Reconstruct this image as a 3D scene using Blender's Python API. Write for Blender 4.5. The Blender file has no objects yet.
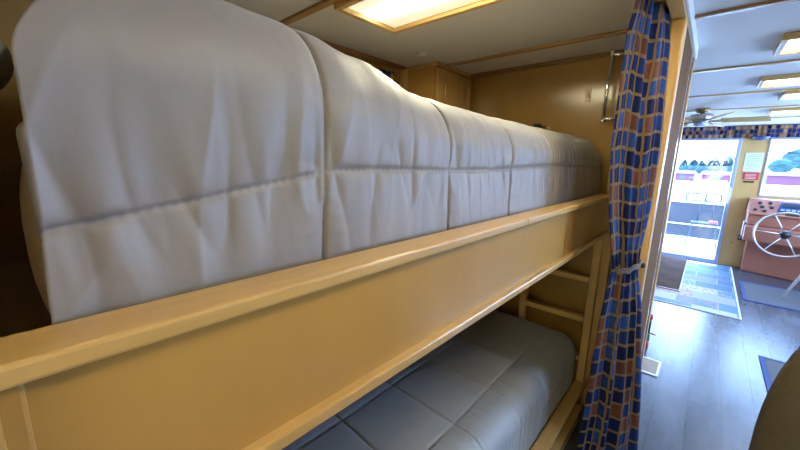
import bpy, bmesh, math, random
import numpy as np
from mathutils import Vector, Matrix, noise
random.seed(7)
PI = math.pi
ZO = 1.5                      # heights below are measured from eye level; the floor is at -1.5
C = bpy.context.scene.collection
ROOTLOC = {}

# ------------------------------------------------------------------ materials
def newmat(name):
    m = bpy.data.materials.new(name); m.use_nodes = True
    nt = m.node_tree
    return m, nt, nt.nodes['Principled BSDF']
def N(nt, t, **k):
    n = nt.nodes.new(t)
    for a, v in k.items():
        if a in n.inputs: n.inputs[a].default_value = v
        else: setattr(n, a, v)
    return n
def ramp(nt, stops, interp='LINEAR'):
    r = nt.nodes.new('ShaderNodeValToRGB'); e = r.color_ramp; e.interpolation = interp
    while len(e.elements) < len(stops): e.elements.new(0.5)
    for el, (p, c) in zip(e.elements, stops):
        el.position = p; el.color = (*c, 1)
    return r
def plain(name, col, rough=.5, metal=0, bump=0, scale=40, spec=.5, vary=.08, coat=0):
    m, nt, b = newmat(name)
    b.inputs['Roughness'].default_value = rough; b.inputs['Metallic'].default_value = metal
    b.inputs['Specular IOR Level'].default_value = spec
    b.inputs['Coat Weight'].default_value = coat
    tc = N(nt, 'ShaderNodeTexCoord'); nz = N(nt, 'ShaderNodeTexNoise', Scale=scale, Detail=3.0)
    nt.links.new(tc.outputs['Object'], nz.inputs['Vector'])
    r = ramp(nt, [(.3, tuple(c*(1-vary) for c in col)), (.7, tuple(min(1, c*(1+vary)) for c in col))])
    nt.links.new(nz.outputs['Fac'], r.inputs['Fac']); nt.links.new(r.outputs['Color'], b.inputs['Base Color'])
    if bump:
        bp = N(nt, 'ShaderNodeBump', Strength=bump, Distance=.01)
        nt.links.new(nz.outputs['Fac'], bp.inputs['Height']); nt.links.new(bp.outputs['Normal'], b.inputs['Normal'])
    return m
def wood(name, dark, light, stretch=(14, 1.2, 14), rough=.32, coat=.3, blotch=.35):
    m, nt, b = newmat(name)
    b.inputs['Roughness'].default_value = rough; b.inputs['Coat Weight'].default_value = coat
    b.inputs['Coat Roughness'].default_value = .22
    tc = N(nt, 'ShaderNodeTexCoord'); mp = N(nt, 'ShaderNodeMapping'); mp.inputs['Scale'].default_value = stretch
    nt.links.new(tc.outputs['Object'], mp.inputs['Vector'])
    n1 = N(nt, 'ShaderNodeTexNoise', Scale=2.2, Detail=6.0, Roughness=.6, Distortion=.6)
    n2 = N(nt, 'ShaderNodeTexNoise', Scale=3.0, Detail=2.0)
    nt.links.new(mp.outputs['Vector'], n1.inputs['Vector']); nt.links.new(tc.outputs['Object'], n2.inputs['Vector'])
    mx = N(nt, 'ShaderNodeMix', data_type='FLOAT'); mx.inputs[0].default_value = blotch
    nt.links.new(n1.outputs['Fac'], mx.inputs[2]); nt.links.new(n2.outputs['Fac'], mx.inputs[3])
    r = ramp(nt, [(.3, dark), (.52, tuple((a+c)/2 for a, c in zip(dark, light))), (.72, light)])
    nt.links.new(mx.outputs[0], r.inputs['Fac']); nt.links.new(r.outputs['Color'], b.inputs['Base Color'])
    bp = N(nt, 'ShaderNodeBump', Strength=.05, Distance=.004)
    nt.links.new(n1.outputs['Fac'], bp.inputs['Height']); nt.links.new(bp.outputs['Normal'], b.inputs['Normal'])
    return m
def fabric(name, c0, c1, rough=.75, sheen=.25, weave=900):
    m, nt, b = newmat(name)
    b.inputs['Roughness'].default_value = rough; b.inputs['Sheen Weight'].default_value = sheen
    b.inputs['Sheen Roughness'].default_value = .4
    tc = N(nt, 'ShaderNodeTexCoord')
    n1 = N(nt, 'ShaderNodeTexNoise', Scale=5.0, Detail=4.0)
    n2 = N(nt, 'ShaderNodeTexNoise', Scale=26.0, Detail=5.0, Roughness=.6)
    for n in (n1, n2): nt.links.new(tc.outputs['Object'], n.inputs['Vector'])
    r = ramp(nt, [(.3, c0), (.7, c1)])
    nt.links.new(n1.outputs['Fac'], r.inputs['Fac']); nt.links.new(r.outputs['Color'], b.inputs['Base Color'])
    bp = N(nt, 'ShaderNodeBump', Strength=.10, Distance=.01)
    nt.links.new(n2.outputs['Fac'], bp.inputs['Height']); nt.links.new(bp.outputs['Normal'], b.inputs['Normal'])
    return m
def emit(name, col, s):
    m, nt, b = newmat(name)
    b.inputs['Base Color'].default_value = (.8, .8, .8, 1)
    b.inputs['Emission Color'].default_value = (*col, 1); b.inputs['Emission Strength'].default_value = s
    return m
def lamp_mat(name, col, edge, core):
    """fluorescent diffuser: the tubes behind its middle glow through hardest"""
    m, nt, b = newmat(name)
    b.inputs['Base Color'].default_value = (.8, .8, .8, 1); b.inputs['Emission Color'].default_value = (*col, 1)
    tc = N(nt, 'ShaderNodeTexCoord'); sx = N(nt, 'ShaderNodeSeparateXYZ'); nt.links.new(tc.outputs['Generated'], sx.inputs[0])
    f = None
    for ax, wd_ in (('X', .30), ('Y', .12)):
        a = N(nt, 'ShaderNodeMath', operation='SUBTRACT'); a.inputs[1].default_value = .5; nt.links.new(sx.outputs[ax], a.inputs[0])
        c = N(nt, 'ShaderNodeMath', operation='DIVIDE'); c.inputs[1].default_value = wd_; nt.links.new(a.outputs[0], c.inputs[0])
        d = N(nt, 'ShaderNodeMath', operation='POWER'); d.inputs[1].default_value = 2; nt.links.new(c.outputs[0], d.inputs[0])
        e = N(nt, 'ShaderNodeMath', operation='MULTIPLY'); e.inputs[1].default_value = -1; nt.links.new(d.outputs[0], e.inputs[0])
        g = N(nt, 'ShaderNodeMath', operation='EXPONENT'); nt.links.new(e.outputs[0], g.inputs[0])
        if f is None: f = g
        else:
            k = N(nt, 'ShaderNodeMath', operation='MULTIPLY'); nt.links.new(f.outputs[0], k.inputs[0]); nt.links.new(g.outputs[0], k.inputs[1]); f = k
    k = N(nt, 'ShaderNodeMath', operation='MULTIPLY_ADD'); k.inputs[1].default_value = core; k.inputs[2].default_value = edge
    nt.links.new(f.outputs[0], k.inputs[0]); nt.links.new(k.outputs[0], b.inputs['Emission Strength'])
    return m
def glass(name):
    m, nt, b = newmat(name); nt.nodes.remove(b)
    out = nt.nodes['Material Output']
    t = N(nt, 'ShaderNodeBsdfTransparent'); t.inputs['Color'].default_value = (.93, .97, .98, 1)
    g = N(nt, 'ShaderNodeBsdfGlossy', Roughness=.02)
    mx = N(nt, 'ShaderNodeMixShader', Fac=.05)
    nt.links.new(t.outputs[0], mx.inputs[1]); nt.links.new(g.outputs[0], mx.inputs[2]); nt.links.new(mx.outputs[0], out.inputs['Surface'])
    return m
def tile_cloth(name, rusty=0):
    """gold-grid curtain print with navy, mid-blue and rust panes; UV unit = one pane"""
    m, nt, b = newmat(name)
    b.inputs['Roughness'].default_value = .8; b.inputs['Specular IOR Level'].default_value = .15
    uv = N(nt, 'ShaderNodeUVMap')
    nz = N(nt, 'ShaderNodeTexNoise', Scale=1.1, Detail=1.0)
    nt.links.new(uv.outputs[0], nz.inputs['Vector'])
    wob = N(nt, 'ShaderNodeVectorMath', operation='MULTIPLY_ADD')
    wob.inputs[1].default_value = (.28, .28, 0)
    nt.links.new(nz.outputs['Color'], wob.inputs[0]); nt.links.new(uv.outputs[0], wob.inputs[2])
    br = N(nt, 'ShaderNodeTexBrick', offset=0.0, squash=1.0)
    for k, v in (('Scale', 1.0), ('Brick Width', 1.0), ('Row Height', 1.0), ('Mortar Size', .10), ('Mortar Smooth', .25), ('Bias', 0.0)): br.inputs[k].default_value = v
    br.inputs['Color1'].default_value = (0, 0, 0, 1); br.inputs['Color2'].default_value = (1, 1, 1, 1)
    nt.links.new(wob.outputs[0], br.inputs['Vector'])
    fl = N(nt, 'ShaderNodeVectorMath', operation='FLOOR'); nt.links.new(wob.outputs[0], fl.inputs[0])
    wn = N(nt, 'ShaderNodeTexWhiteNoise', noise_dimensions='2D'); nt.links.new(fl.outputs[0], wn.inputs['Vector'])
    r = ramp(nt, [(0, (.005, .009, .05)), (.28, (.007, .025, .12)), (.52, (.018, .048, .17)), (.7, (.005, .012, .075)), (.8, (.12, .042, .024)), (.92, (.085, .034, .03))], 'CONSTANT')
    if rusty:
        for el, p in zip(r.color_ramp.elements, (0, .12, .28, .38, .48, .75)): el.position = p
        for el, c in zip(list(r.color_ramp.elements)[3:], ((.05, .06, .16), (.30, .13, .085), (.36, .20, .13))): el.color = (*c, 1)
    nt.links.new(wn.outputs['Value'], r.inputs['Fac'])
    n2 = N(nt, 'ShaderNodeTexNoise', Scale=3.5, Detail=4.0); nt.links.new(uv.outputs[0], n2.inputs['Vector'])
    sc = N(nt, 'ShaderNodeMix', data_type='RGBA', blend_type='OVERLAY'); sc.inputs[0].default_value = .55
    nt.links.new(r.outputs['Color'], sc.inputs[6]); nt.links.new(n2.outputs['Fac'], sc.inputs[7])
    mx = N(nt, 'ShaderNodeMix', data_type='RGBA'); mx.inputs[7].default_value = (.17, .108, .048, 1)
    nt.links.new(br.outputs['Fac'], mx.inputs[0]); nt.links.new(sc.outputs[2], mx.inputs[6])
    nt.links.new(mx.outputs[2], b.inputs['Base Color'])
    return m
def floor_mat():
    m, nt, b = newmat('vinyl_planks')
    b.inputs['Roughness'].default_value = .27; b.inputs['Specular IOR Level'].default_value = .6
    tc = N(nt, 'ShaderNodeTexCoord'); mp = N(nt, 'ShaderNodeMapping'); mp.inputs['Rotation'].default_value = (0, 0, PI/2)
    nt.links.new(tc.outputs['Object'], mp.inputs['Vector'])
    br = N(nt, 'ShaderNodeTexBrick', offset=.37)
    for k, v in (('Scale', 1.0), ('Brick Width', 1.1), ('Row Height', .16), ('Mortar Size', .002), ('Mortar Smooth', .3)): br.inputs[k].default_value = v
    br.inputs['Color1'].default_value = (.085, .095, .125, 1); br.inputs['Color2'].default_value = (.13, .14, .175, 1); br.inputs['Mortar'].default_value = (.08, .07, .07, 1)  # blue of the reflected sky is put into the plank colours
    nt.links.new(mp.outputs['Vector'], br.inputs['Vector'])
    n1 = N(nt, 'ShaderNodeTexNoise', Scale=3.0, Detail=7.0, Roughness=.65)
    mp2 = N(nt, 'ShaderNodeMapping'); mp2.inputs['Scale'].default_value = (3, .8, 1)
    nt.links.new(tc.outputs['Object'], mp2.inputs['Vector']); nt.links.new(mp2.outputs[0], n1.inputs['Vector'])
    r = ramp(nt, [(.3, (.45, .43, .42)), (.7, (1, .98, .95))])
    nt.links.new(n1.outputs['Fac'], r.inputs['Fac'])
    mx = N(nt, 'ShaderNodeMix', data_type='RGBA', blend_type='MULTIPLY'); mx.inputs[0].default_value = 1
    nt.links.new(br.outputs['Color'], mx.inputs[6]); nt.links.new(r.outputs['Color'], mx.inputs[7]); nt.links.new(mx.outputs[2], b.inputs['Base Color'])
    bp = N(nt, 'ShaderNodeBump', Strength=.08, Distance=.003)
    nt.links.new(n1.outputs['Fac'], bp.inputs['Height']); nt.links.new(bp.outputs['Normal'], b.inputs['Normal'])
    return m
def rug_mat():
    m, nt, b = newmat('patchwork_rug'); b.inputs['Roughness'].default_value = .6
    tc = N(nt, 'ShaderNodeTexCoord')
    nz = N(nt, 'ShaderNodeTexNoise', Scale=30.0, Detail=3.0); nt.links.new(tc.outputs['Object'], nz.inputs['Vector'])
    br = N(nt, 'ShaderNodeTexBrick', offset=.4)
    for k, v in (('Scale', 1.0), ('Brick Width', .36), ('Row Height', .27), ('Mortar Size', .006)): br.inputs[k].default_value = v
    nt.links.new(tc.outputs['Object'], br.inputs['Vector'])
    br.inputs['Color1'].default_value = (0, 0, 0, 1); br.inputs['Color2'].default_value = (1, 1, 1, 1); br.inputs['Mortar'].default_value = (.5, .5, .5, 1)
    r = ramp(nt, [(0, (.04, .12, .22)), (.2, (.15, .16, .20)), (.4, (.30, .30, .31)), (.6, (.07, .17, .26)), (.78, (.34, .17, .15)), (.9, (.45, .43, .41))], 'CONSTANT')
    ad = N(nt, 'ShaderNodeMath', operation='MULTIPLY_ADD'); ad.inputs[1].default_value = .35
    nt.links.new(nz.outputs['Fac'], ad.inputs[0]); 
    sb = N(nt, 'ShaderNodeMath', operation='SUBTRACT'); sb.inputs[1].default_value = .17
    nt.links.new(br.outputs['Color'], ad.inputs[2]); nt.links.new(ad.outputs[0], sb.inputs[0]); nt.links.new(sb.outputs[0], r.inputs['Fac'])
    nt.links.new(r.outputs['Color'], b.inputs['Base Color'])
    return m

M = {}
M['maple'] = wood('maple_trim', (.54, .32, .10), (.69, .45, .17))
M['maple_cross'] = wood('maple_trim_crosswise', (.54, .32, .10), (.69, .45, .17), (1.2, 14, 14))
M['maple_up'] = wood('maple_trim_upright', (.54, .32, .10), (.69, .45, .17), (14, 14, 1.2))
M['panel'] = wood('maple_panel', (.47, .255, .065), (.56, .325, .09), (5, 5, 1.0), rough=.25, coat=.5, blotch=.6)
M['wall_wood'] = wood('panelled_wall', (.30, .165, .042), (.39, .225, .06), (4, 4, .9), rough=.16, coat=.6, blotch=.6)  # same maple as the trim; its shade is put into the darker colour
M['sidewood'] = wood('shaded_side_wood', (.12, .06, .024), (.17, .09, .038), (8, 8, 1), rough=.8, coat=0)  # darker than the real brown; shade on this side is in the colour
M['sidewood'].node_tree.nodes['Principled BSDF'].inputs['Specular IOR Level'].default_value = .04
M['frontwood'] = wood('lit_front_wood', (.58, .36, .125), (.68, .45, .17), (5, 5, 1), coat=.3)  # panel wood made lighter; stronger light there is put into the colour
M['beam'] = wood('ceiling_strip', (.30, .15, .05), (.42, .24, .09), (1.2, 12, 12))
M['brown'] = wood('dark_strip', (.20, .09, .03), (.30, .15, .05))
M['ceil'] = plain('ceiling_paint', (.66, .65, .63), .55, bump=.03, scale=60, vary=.02)
M['floor'] = floor_mat()
M['duvet'] = fabric('grey_quilt', (.262, .236, .230), (.294, .266, .259), rough=.5, sheen=.15)
M['duvet2'] = fabric('blue_grey_quilt', (.31, .315, .32), (.345, .35, .355), rough=.5, sheen=.15)
M['tie'] = fabric('gold_blue_tie_cord', (.02, .022, .06), (.15, .10, .05))
M['cream'] = fabric('cream_cotton', (.72, .56, .33), (.78, .62, .38), sheen=.1)
M['sage'] = fabric('sage_cotton', (.35, .42, .33), (.62, .66, .55), sheen=.1)
M['thread'] = plain('stitch_thread', (.22, .20, .21), .8)
M['cloth'] = tile_cloth('pane_print_cloth')
M['cloth2'] = tile_cloth('valance_print_cloth', 1)
M['chrome'] = plain('chrome', (.80, .79, .77), .12, 1, vary=.02)
M['steel'] = plain('brushed_steel', (.62, .62, .64), .3, 1, vary=.05)
M['white'] = plain('white_enamel', (.82, .82, .84), .3, vary=.02)
M['alu'] = plain('glare_tinted_aluminium', (.40, .48, .74), .35, .3, vary=.03)  # blue daylight glare on white frames is put into this colour
M['salmon'] = plain('salmon_laminate', (.50, .20, .135), .45, vary=.06, scale=8)
M['black'] = plain('black_plastic', (.02, .02, .025), .4)
M['leather'] = plain('olive_leather', (.07, .052, .030), .55, bump=.15, scale=90, vary=.12)
M['matbrown'] = wood('brown_mat_pile', (.05, .026, .017), (.15, .08, .05), (2, 9, 2), rough=.85, coat=0)
M['matbrown'].node_tree.nodes['Principled BSDF'].inputs['Specular IOR Level'].default_value = .1
M['rug'] = rug_mat()
M['matgrey'] = plain('grey_mat_pile', (.10, .10, .11), .85, bump=.3, scale=120, vary=.25)
M['matblue'] = plain('blue_binding', (.02, .05, .20), .7)
M['paper'] = plain('pale_paper', (.72, .76, .82), .7, vary=.02)
M['ink'] = plain('grey_ink', (.35, .37, .45), .7)
M['red'] = plain('red_card', (.65, .05, .05), .5, vary=.02)
M['darkblue'] = plain('dark_blue_plastic', (.03, .05, .18), .4)
M['decal'] = plain('purple_black_vinyl', (.035, .025, .07), .4)
M['glass'] = glass('window_pane')
M['diff'] = lamp_mat('lamp_diffuser', (1.0, .93, .60), .72, 125)
M['diff3'] = lamp_mat('added_lamp_diffuser', (1.0, .89, .62), .8, 88)  # glow of the added aisle lights
M['diff2'] = emit('salon_lamp_diffuser', (1.0, .98, .95), 7)
m, nt, b_ = newmat('added_blind_cloth'); nt.nodes.remove(b_)  # cloth of the added blind, coloured to warm the rear daylight
t_ = N(nt, 'ShaderNodeBsdfTranslucent'); nz_ = N(nt, 'ShaderNodeTexNoise', Scale=120.0)
r_ = ramp(nt, [(.3, (.90, .52, .17)), (.7, (.95, .57, .20))]); nt.links.new(nz_.outputs['Fac'], r_.inputs['Fac']); nt.links.new(r_.outputs['Color'], t_.inputs['Color'])
nt.links.new(t_.outputs[0], nt.nodes['Material Output'].inputs['Surface']); M['blind'] = m
M['deck'] = plain('pale_deck', (.78, .78, .76), .6, vary=.03)
M['ground'] = plain('pale_shore', (.80, .80, .80), .8, vary=.03, scale=.3)
M['deckpanel'] = plain('grey_blue_panel', (.020, .024, .036), .5, vary=.1, scale=4)
M['teal'] = plain('conifer_green', (.010, .042, .042), .9, vary=.5, scale=1.2)
M['magenta'] = plain('dusky_red_cladding', (.085, .014, .034), .7, vary=.1, scale=.6)
M['bark'] = plain('bark', (.08, .06, .05), .9)
M['bluetube'] = plain('blue_tube', (.008, .028, .055), .35)
M['pink'] = plain('pink_cushion', (.45, .08, .20), .8)
M['green'] = plain('green_plastic', (.02, .22, .10), .4)
M['tan'] = plain('tan_grille', (.30, .22, .14), .5, .2)
M['brass'] = plain('brass', (.35, .22, .08), .3, .8)

# ------------------------------------------------------------------ mesh builder
class MB:
    def __init__(s): s.bm = bmesh.new(); s.mats = []; s.mi = 0; s.uv = None
    def _new(s, geom_faces):
        for f in geom_faces: f.material_index = s.mi
    def use(s, m):
        if m not in s.mats: s.mats.append(m)
        s.mi = s.mats.index(m); return s
    def box(s, x0, x1, y0, y1, z0, z1, bev=0, mat=None, seg=2):
        t = bmesh.new()
        bmesh.ops.create_cube(t, size=1, matrix=Matrix.Translation(((x0+x1)/2, (y0+y1)/2, (z0+z1)/2)) @ Matrix.Diagonal((abs(x1-x0), abs(y1-y0), abs(z1-z0), 1)))
        if bev: bmesh.ops.bevel(t, geom=t.edges[:], offset=bev, segments=seg, profile=.5, affect='EDGES')
        if mat is not None: t.transform(mat)
        return s.add(t)
    def add(s, t, smooth=False):
        me = bpy.data.meshes.new('t'); t.to_mesh(me); t.free()
        n = len(s.bm.faces); s.bm.from_mesh(me); bpy.data.meshes.remove(me)
        s.bm.faces.ensure_lookup_table()
        for f in s.bm.faces[n:]:
            f.material_index = s.mi
            if smooth: f.smooth = True
        return s
    def tube(s, pts, r, seg=10, closed=False, r2=None):
        P = [Vector(p) for p in pts]; n = len(P); t = bmesh.new(); rings = []
        up = None
        for i, p in enumerate(P):
            a = P[(i-1) % n] if (closed or i > 0) else p; b = P[(i+1) % n] if (closed or i < n-1) else p
            d = (b-a).normalized()
            if up is None: up = Vector((0, 0, 1)) if abs(d.z) < .9 else Vector((1, 0, 0))
            x = d.cross(up); 
            if x.length < 1e-4: x = d.orthogonal()
            x.normalize(); y = x.cross(d).normalized(); up = y
            rr = r if r2 is None else r+(r2-r)*i/(n-1)
            rings.append([t.verts.new(p+(x*math.cos(2*PI*k/seg)+y*math.sin(2*PI*k/seg))*rr) for k in range(seg)])
        m = n if closed else n-1
        for i in range(m):
            A, B = rings[i], rings[(i+1) % n]
            for k in range(seg): t.faces.new((A[k], A[(k+1) % seg], B[(k+1) % seg], B[k]))
        if not closed: t.faces.new(rings[0][::-1]); t.faces.new(rings[-1])
        bmesh.ops.recalc_face_normals(t, faces=t.faces)
        return s.add(t, True)
    def lathe(s, prof, c, seg=24, mat=None):
        t = bmesh.new(); rings = []
        for (r, z) in prof:
            rings.append([t.verts.new((c[0]+r*math.cos(2*PI*k/seg), c[1]+r*math.sin(2*PI*k/seg), c[2]+z)) for k in range(seg)])
        for A, B in zip(rings, rings[1:]):
            for k in range(seg): t.faces.new((A[k], A[(k+1) % seg], B[(k+1) % seg], B[k]))
        t.faces.new(rings[0][::-1]); t.faces.new(rings[-1])
        bmesh.ops.remove_doubles(t, verts=t.verts, dist=1e-5)
        bmesh.ops.recalc_face_normals(t, faces=t.faces)
        if mat is not None: t.transform(mat)
        return s.add(t, True)
    def prism(s, poly, z0, z1, bev=0):
        t = bmesh.new()
        a = [t.verts.new((x, y, z0)) for x, y in poly]; b = [t.verts.new((x, y, z1)) for x, y in poly]; n = len(poly)
        t.faces.new(a[::-1]); t.faces.new(b)
        for i in range(n): t.faces.new((a[i], a[(i+1) % n], b[(i+1) % n], b[i]))
        bmesh.ops.recalc_face_normals(t, faces=t.faces)
        if bev: bmesh.ops.bevel(t, geom=t.edges[:], offset=bev, segments=2, profile=.5, affect='EDGES')
        return s.add(t)
    def hull(s, low, high, bev=0):
        """ruled solid between two polygons of 3D points"""
        t = bmesh.new(); a = [t.verts.new(p) for p in low]; b = [t.verts.new(p) for p in high]; n = len(a)
        t.faces.new(a[::-1]); t.faces.new(b)
        for i in range(n): t.faces.new((a[i], a[(i+1) % n], b[(i+1) % n], b[i]))
        bmesh.ops.recalc_face_normals(t, faces=t.faces)
        if bev: bmesh.ops.bevel(t, geom=t.edges[:], offset=bev, segments=2, profile=.5, affect='EDGES')
        return s.add(t)
    def grid(s, F, nu, nv, smooth=True, uv=None, cu=False, cv=False):
        t = s.bm; 
        V = [[t.verts.new(F(i/(nu if cu else nu-1), j/(nv if cv else nv-1))) for j in range(nv)] for i in range(nu)]
        lay = t.loops.layers.uv.verify() if uv else None
        for i in range(nu if cu else nu-1):
            for j in range(nv if cv else nv-1):
                ids = [(i, j), (i+1, j), (i+1, j+1), (i, j+1)]
                f = t.faces.new([V[a % nu][b % nv] for a, b in ids]); f.smooth = smooth; f.material_index = s.mi
                if lay:
                    for lp, (a, b) in zip(f.loops, ids): lp[lay].uv = uv(a/(nu-1), b/(nv-1))
        return s
    def build(s, name, mat, parent=None):
        me = bpy.data.meshes.new(name)
        off = Vector((0, 0, ZO))
        o = bpy.data.objects.new(name, me); C.objects.link(o)
        if parent is None:
            cs = [v.co for v in s.bm.verts]
            lo = Vector((min(c[i] for c in cs) for i in range(3))); hi = Vector((max(c[i] for c in cs) for i in range(3)))
            base = Vector(((lo.x+hi.x)/2, (lo.y+hi.y)/2, lo.z))
            o.location = base+off; ROOTLOC[o.name] = base
        else:
            base = ROOTLOC[parent.name]; o.parent = parent; ROOTLOC[o.name] = base
            if parent.type != 'EMPTY': ROOTLOC[o.name] = base
        bmesh.ops.translate(s.bm, verts=s.bm.verts, vec=-base)
        s.bm.to_mesh(me); s.bm.free()
        for m in (s.mats or [mat]): me.materials.append(M[m])
        return o
def root(name, loc, label, cat, group=None):
    o = bpy.data.objects.new(name, None); C.objects.link(o); o.empty_display_size = .1
    o.location = Vector(loc)+Vector((0, 0, ZO)); ROOTLOC[o.name] = Vector(loc)
    return tag(o, label, cat, group)
def tag(o, label, cat, group=None):
    o['label'] = label; o['category'] = cat
    if group: o['group'] = group
    return o
def struct(o): o['kind'] = 'structure'; return o
def stuff(o): o['kind'] = 'stuff'; return o
def copy_tree(o, parent=None):
    c = o.copy(); C.objects.link(c)
    if parent: c.parent = parent
    for ch in list(o.children): copy_tree(ch, c)
    return c
def subsurf(o, lv=2):
    m = o.modifiers.new('s', 'SUBSURF'); m.levels = lv; m.render_levels = lv

H = .606; YE = 7.25; XL = -1.63; XR = 2.15; YB = -1.7; FL = -1.5
# ------------------------------------------------------------------ room shell
struct(MB().box(XL-.1, XR+.1, YB-.1, YE+.08, FL-.08, FL).build('floor', 'floor'))
struct(MB().box(XL-.1, XR+.1, YB-.1, YE+.08, H, H+.1).build('ceiling', 'ceil'))
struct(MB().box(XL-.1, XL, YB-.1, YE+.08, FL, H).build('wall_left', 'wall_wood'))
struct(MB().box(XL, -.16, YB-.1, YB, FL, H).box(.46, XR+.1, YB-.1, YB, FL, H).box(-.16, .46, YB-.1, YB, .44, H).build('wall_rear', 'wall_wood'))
w = MB()                                             # right side wall; its long windows are unseen, added to bring in daylight
RW = [(2.15, 4.3), (4.6, 6.8)]; z0, z1 = -.5, .42
ys = [YB]+[v for a in RW for v in a]+[YE+.08]
for a, b in zip(ys[::2], ys[1::2]): w.box(XR, XR+.1, a, b, FL, H)
for a, b in RW: w.box(XR, XR+.1, a, b, FL, z0); w.box(XR, XR+.1, a, b, z1, H)
struct(w.build('wall_right', 'wall_wood'))
# front wall: door opening X -.45..0.27, window opening X .55..1.9
w = MB()
w.box(XL, -.50, YE, YE+.08, FL, H); w.box(.28, .56, YE, YE+.08, FL, H); w.box(1.9, XR, YE, YE+.08, FL, H)
w.box(-.50, .28, YE, YE+.08, .44, H); w.box(.56, 1.9, YE, YE+.08, .43, H); w.box(.56, 1.9, YE, YE+.08, FL, -.40)
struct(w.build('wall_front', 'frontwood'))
# bunk end partition and head partition
struct(MB().box(XL, -.15, 2.27, 2.31, FL, H).build('wall_bunk_end', 'wall_wood'))
struct(MB().box(XL, -.36, -.20, -.16, FL, H).build('wall_bunk_head', 'wall_wood'))
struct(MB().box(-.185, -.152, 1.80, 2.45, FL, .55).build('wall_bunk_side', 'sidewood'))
w = MB().box(-.197, -.147, 1.75, 1.80, FL, .55, .009)
struct(w.build('trim_1', 'maple_up'))
w = MB().box(-.197, -.150, -.16, 2.45, .55, H, .003)
struct(w.build('trim_2', 'maple'))
struct(MB().box(-.1495, -.140, -.16, 2.47, .553, H, .002).build('trim_3', 'white'))
struct(MB().box(-.156, -.146, 2.40, 2.452, FL, .55, .003).build('trim_4', 'maple_up'))
# ceiling strips
for i, y in enumerate((.92, 1.96, 3.03, 4.08, 5.12, 6.2)):
    b = MB()
    wd = .028
    if y < 2.2: b.box(XL, -.197, y-wd, y+wd*.2, H-.012, H, .003); b.box(-.14, XR, y-wd, y+wd*.2, H-.012, H, .003)
    else: b.box(XL, XR, y-wd*.8, y+wd*.2, H-.012, H, .003)
    struct(b.build('trim_%d' % (5+i), 'beam' if y < 2.2 else 'maple_cross'))
struct(MB().box(XL, -.197, 2.245, 2.27, H-.022, H, .003).build('trim_11', 'brown'))
struct(MB().box(XL, XL+.02, -.16, 1.836, H-.022, H, .003).build('trim_12', 'brown'))
struct(MB().box(XL, XL+.035, 1.795, 1.836, .19, H-.022, .003).build('trim_13', 'maple_up'))

# ------------------------------------------------------------------ windows and door in the setting
def pane_window(n, o, frame_boxes, pane_box):
    f = MB()
    for bx in frame_boxes: f.box(*bx, .004)
    fo = struct(f.build('window_%d' % n, 'alu'))
    MB().box(*pane_box).build('window_pane', 'glass', fo)
    return fo
fr = [(.56, 1.9, 7.235, 7.30, .40, .43), (.56, 1.9, 7.235, 7.30, -.40, -.38), (.56, .58, 7.235, 7.30, -.38, .40), (1.88, 1.9, 7.235, 7.30, -.38, .40)]
pane_window(1, None, fr, (.58, 1.88, 7.27, 7.276, -.38, .40))
for i, (a, b) in enumerate(RW):  # frames and panes of the added side windows
    fr = [(XR-.01, XR+.06, a, b, z1-.03, z1), (XR-.01, XR+.06, a, b, z0, z0+.03), (XR-.01, XR+.06, a, a+.03, z0+.03, z1-.03), (XR-.01, XR+.06, b-.03, b, z0+.03, z1-.03)]
    pane_window(2+i, None, fr, (XR+.03, XR+.036, a+.03, b-.03, z0+.03, z1-.03))
rdr = MB().box(-.16, -.10, YB-.06, YB-.02, FL, .44, .004).box(.40, .46, YB-.06, YB-.02, FL, .44, .004).box(-.10, .40, YB-.06, YB-.02, .38, .44, .004).box(-.10, .40, YB-.06, YB-.02, FL, -1.15, .004)  # rear door is unseen, added to light the foot of the bunk
bl = MB(); bl.grid(lambda u, v: Vector((-.12+.54*u, YB+.012+.004*math.sin(v*40), .40-1.58*v)), 6, 60)
blo = bl.build('added_blind', 'blind'); tag(blo, 'added warm roller blind, out of view, tinting light from the added rear door', 'blind')  # blind added to warm the light through the rear door
rdo_ = struct(rdr.build('added_rear_door', 'maple_up'))
MB().box(-.10, .40, YB-.043, YB-.037, -1.15, .38).build('door_pane', 'glass', rdo_)
d = MB()
d.box(-.50, -.43, 7.23, 7.31, FL, .44, .004).box(.235, .28, 7.23, 7.31, FL, .44, .004).box(-.43, .235, 7.23, 7.31, .40, .44, .004).box(-.43, .235, 7.23, 7.31, FL, -1.44, .004)
door = struct(d.build('door_1', 'alu'))
MB().box(-.43, .235, 7.268, 7.274, -1.44, .40).build('door_pane', 'glass', door)
MB().box(.247, .267, 7.19, 7.215, -.55, -.30, .006).box(.25, .264, 7.21, 7.232, -.53, -.51).box(.25, .264, 7.21, 7.232, -.34, -.32).build('door_handle', 'steel', door)
def text_mesh(txt, size, name, mat, M4, parent=None, shear=0, thick=.0012, width=None):
    cu = bpy.data.curves.new('txt', 'FONT'); cu.body = txt; cu.size = size; cu.align_x = 'CENTER'; cu.align_y = 'CENTER'; cu.extrude = thick; cu.shear = shear; cu.resolution_u = 3; cu.offset = size*.024
    o = bpy.data.objects.new('txt', cu); C.objects.link(o)
    dg = bpy.context.evaluated_depsgraph_get(); me = bpy.data.meshes.new_from_object(o.evaluated_get(dg))
    bpy.data.objects.remove(o)
    if width:
        xs = [v.co.x for v in me.vertices]; k = width/(max(xs)-min(xs))
        for v in me.vertices: v.co.x *= k
    t = bmesh.new(); t.from_mesh(me); t.transform(M4)
    b = MB(); b.add(t); return b.build(name, mat, parent)
FACE = Matrix.Rotation(PI/2, 4, 'X')                 # text lying in XY -> standing in XZ facing -Y
text_mesh('Rlertairorall', .16, 'door_lettering', 'decal', Matrix.Translation((-.075, 7.262, .068)) @ FACE, door, shear=.35, width=.60)

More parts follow.
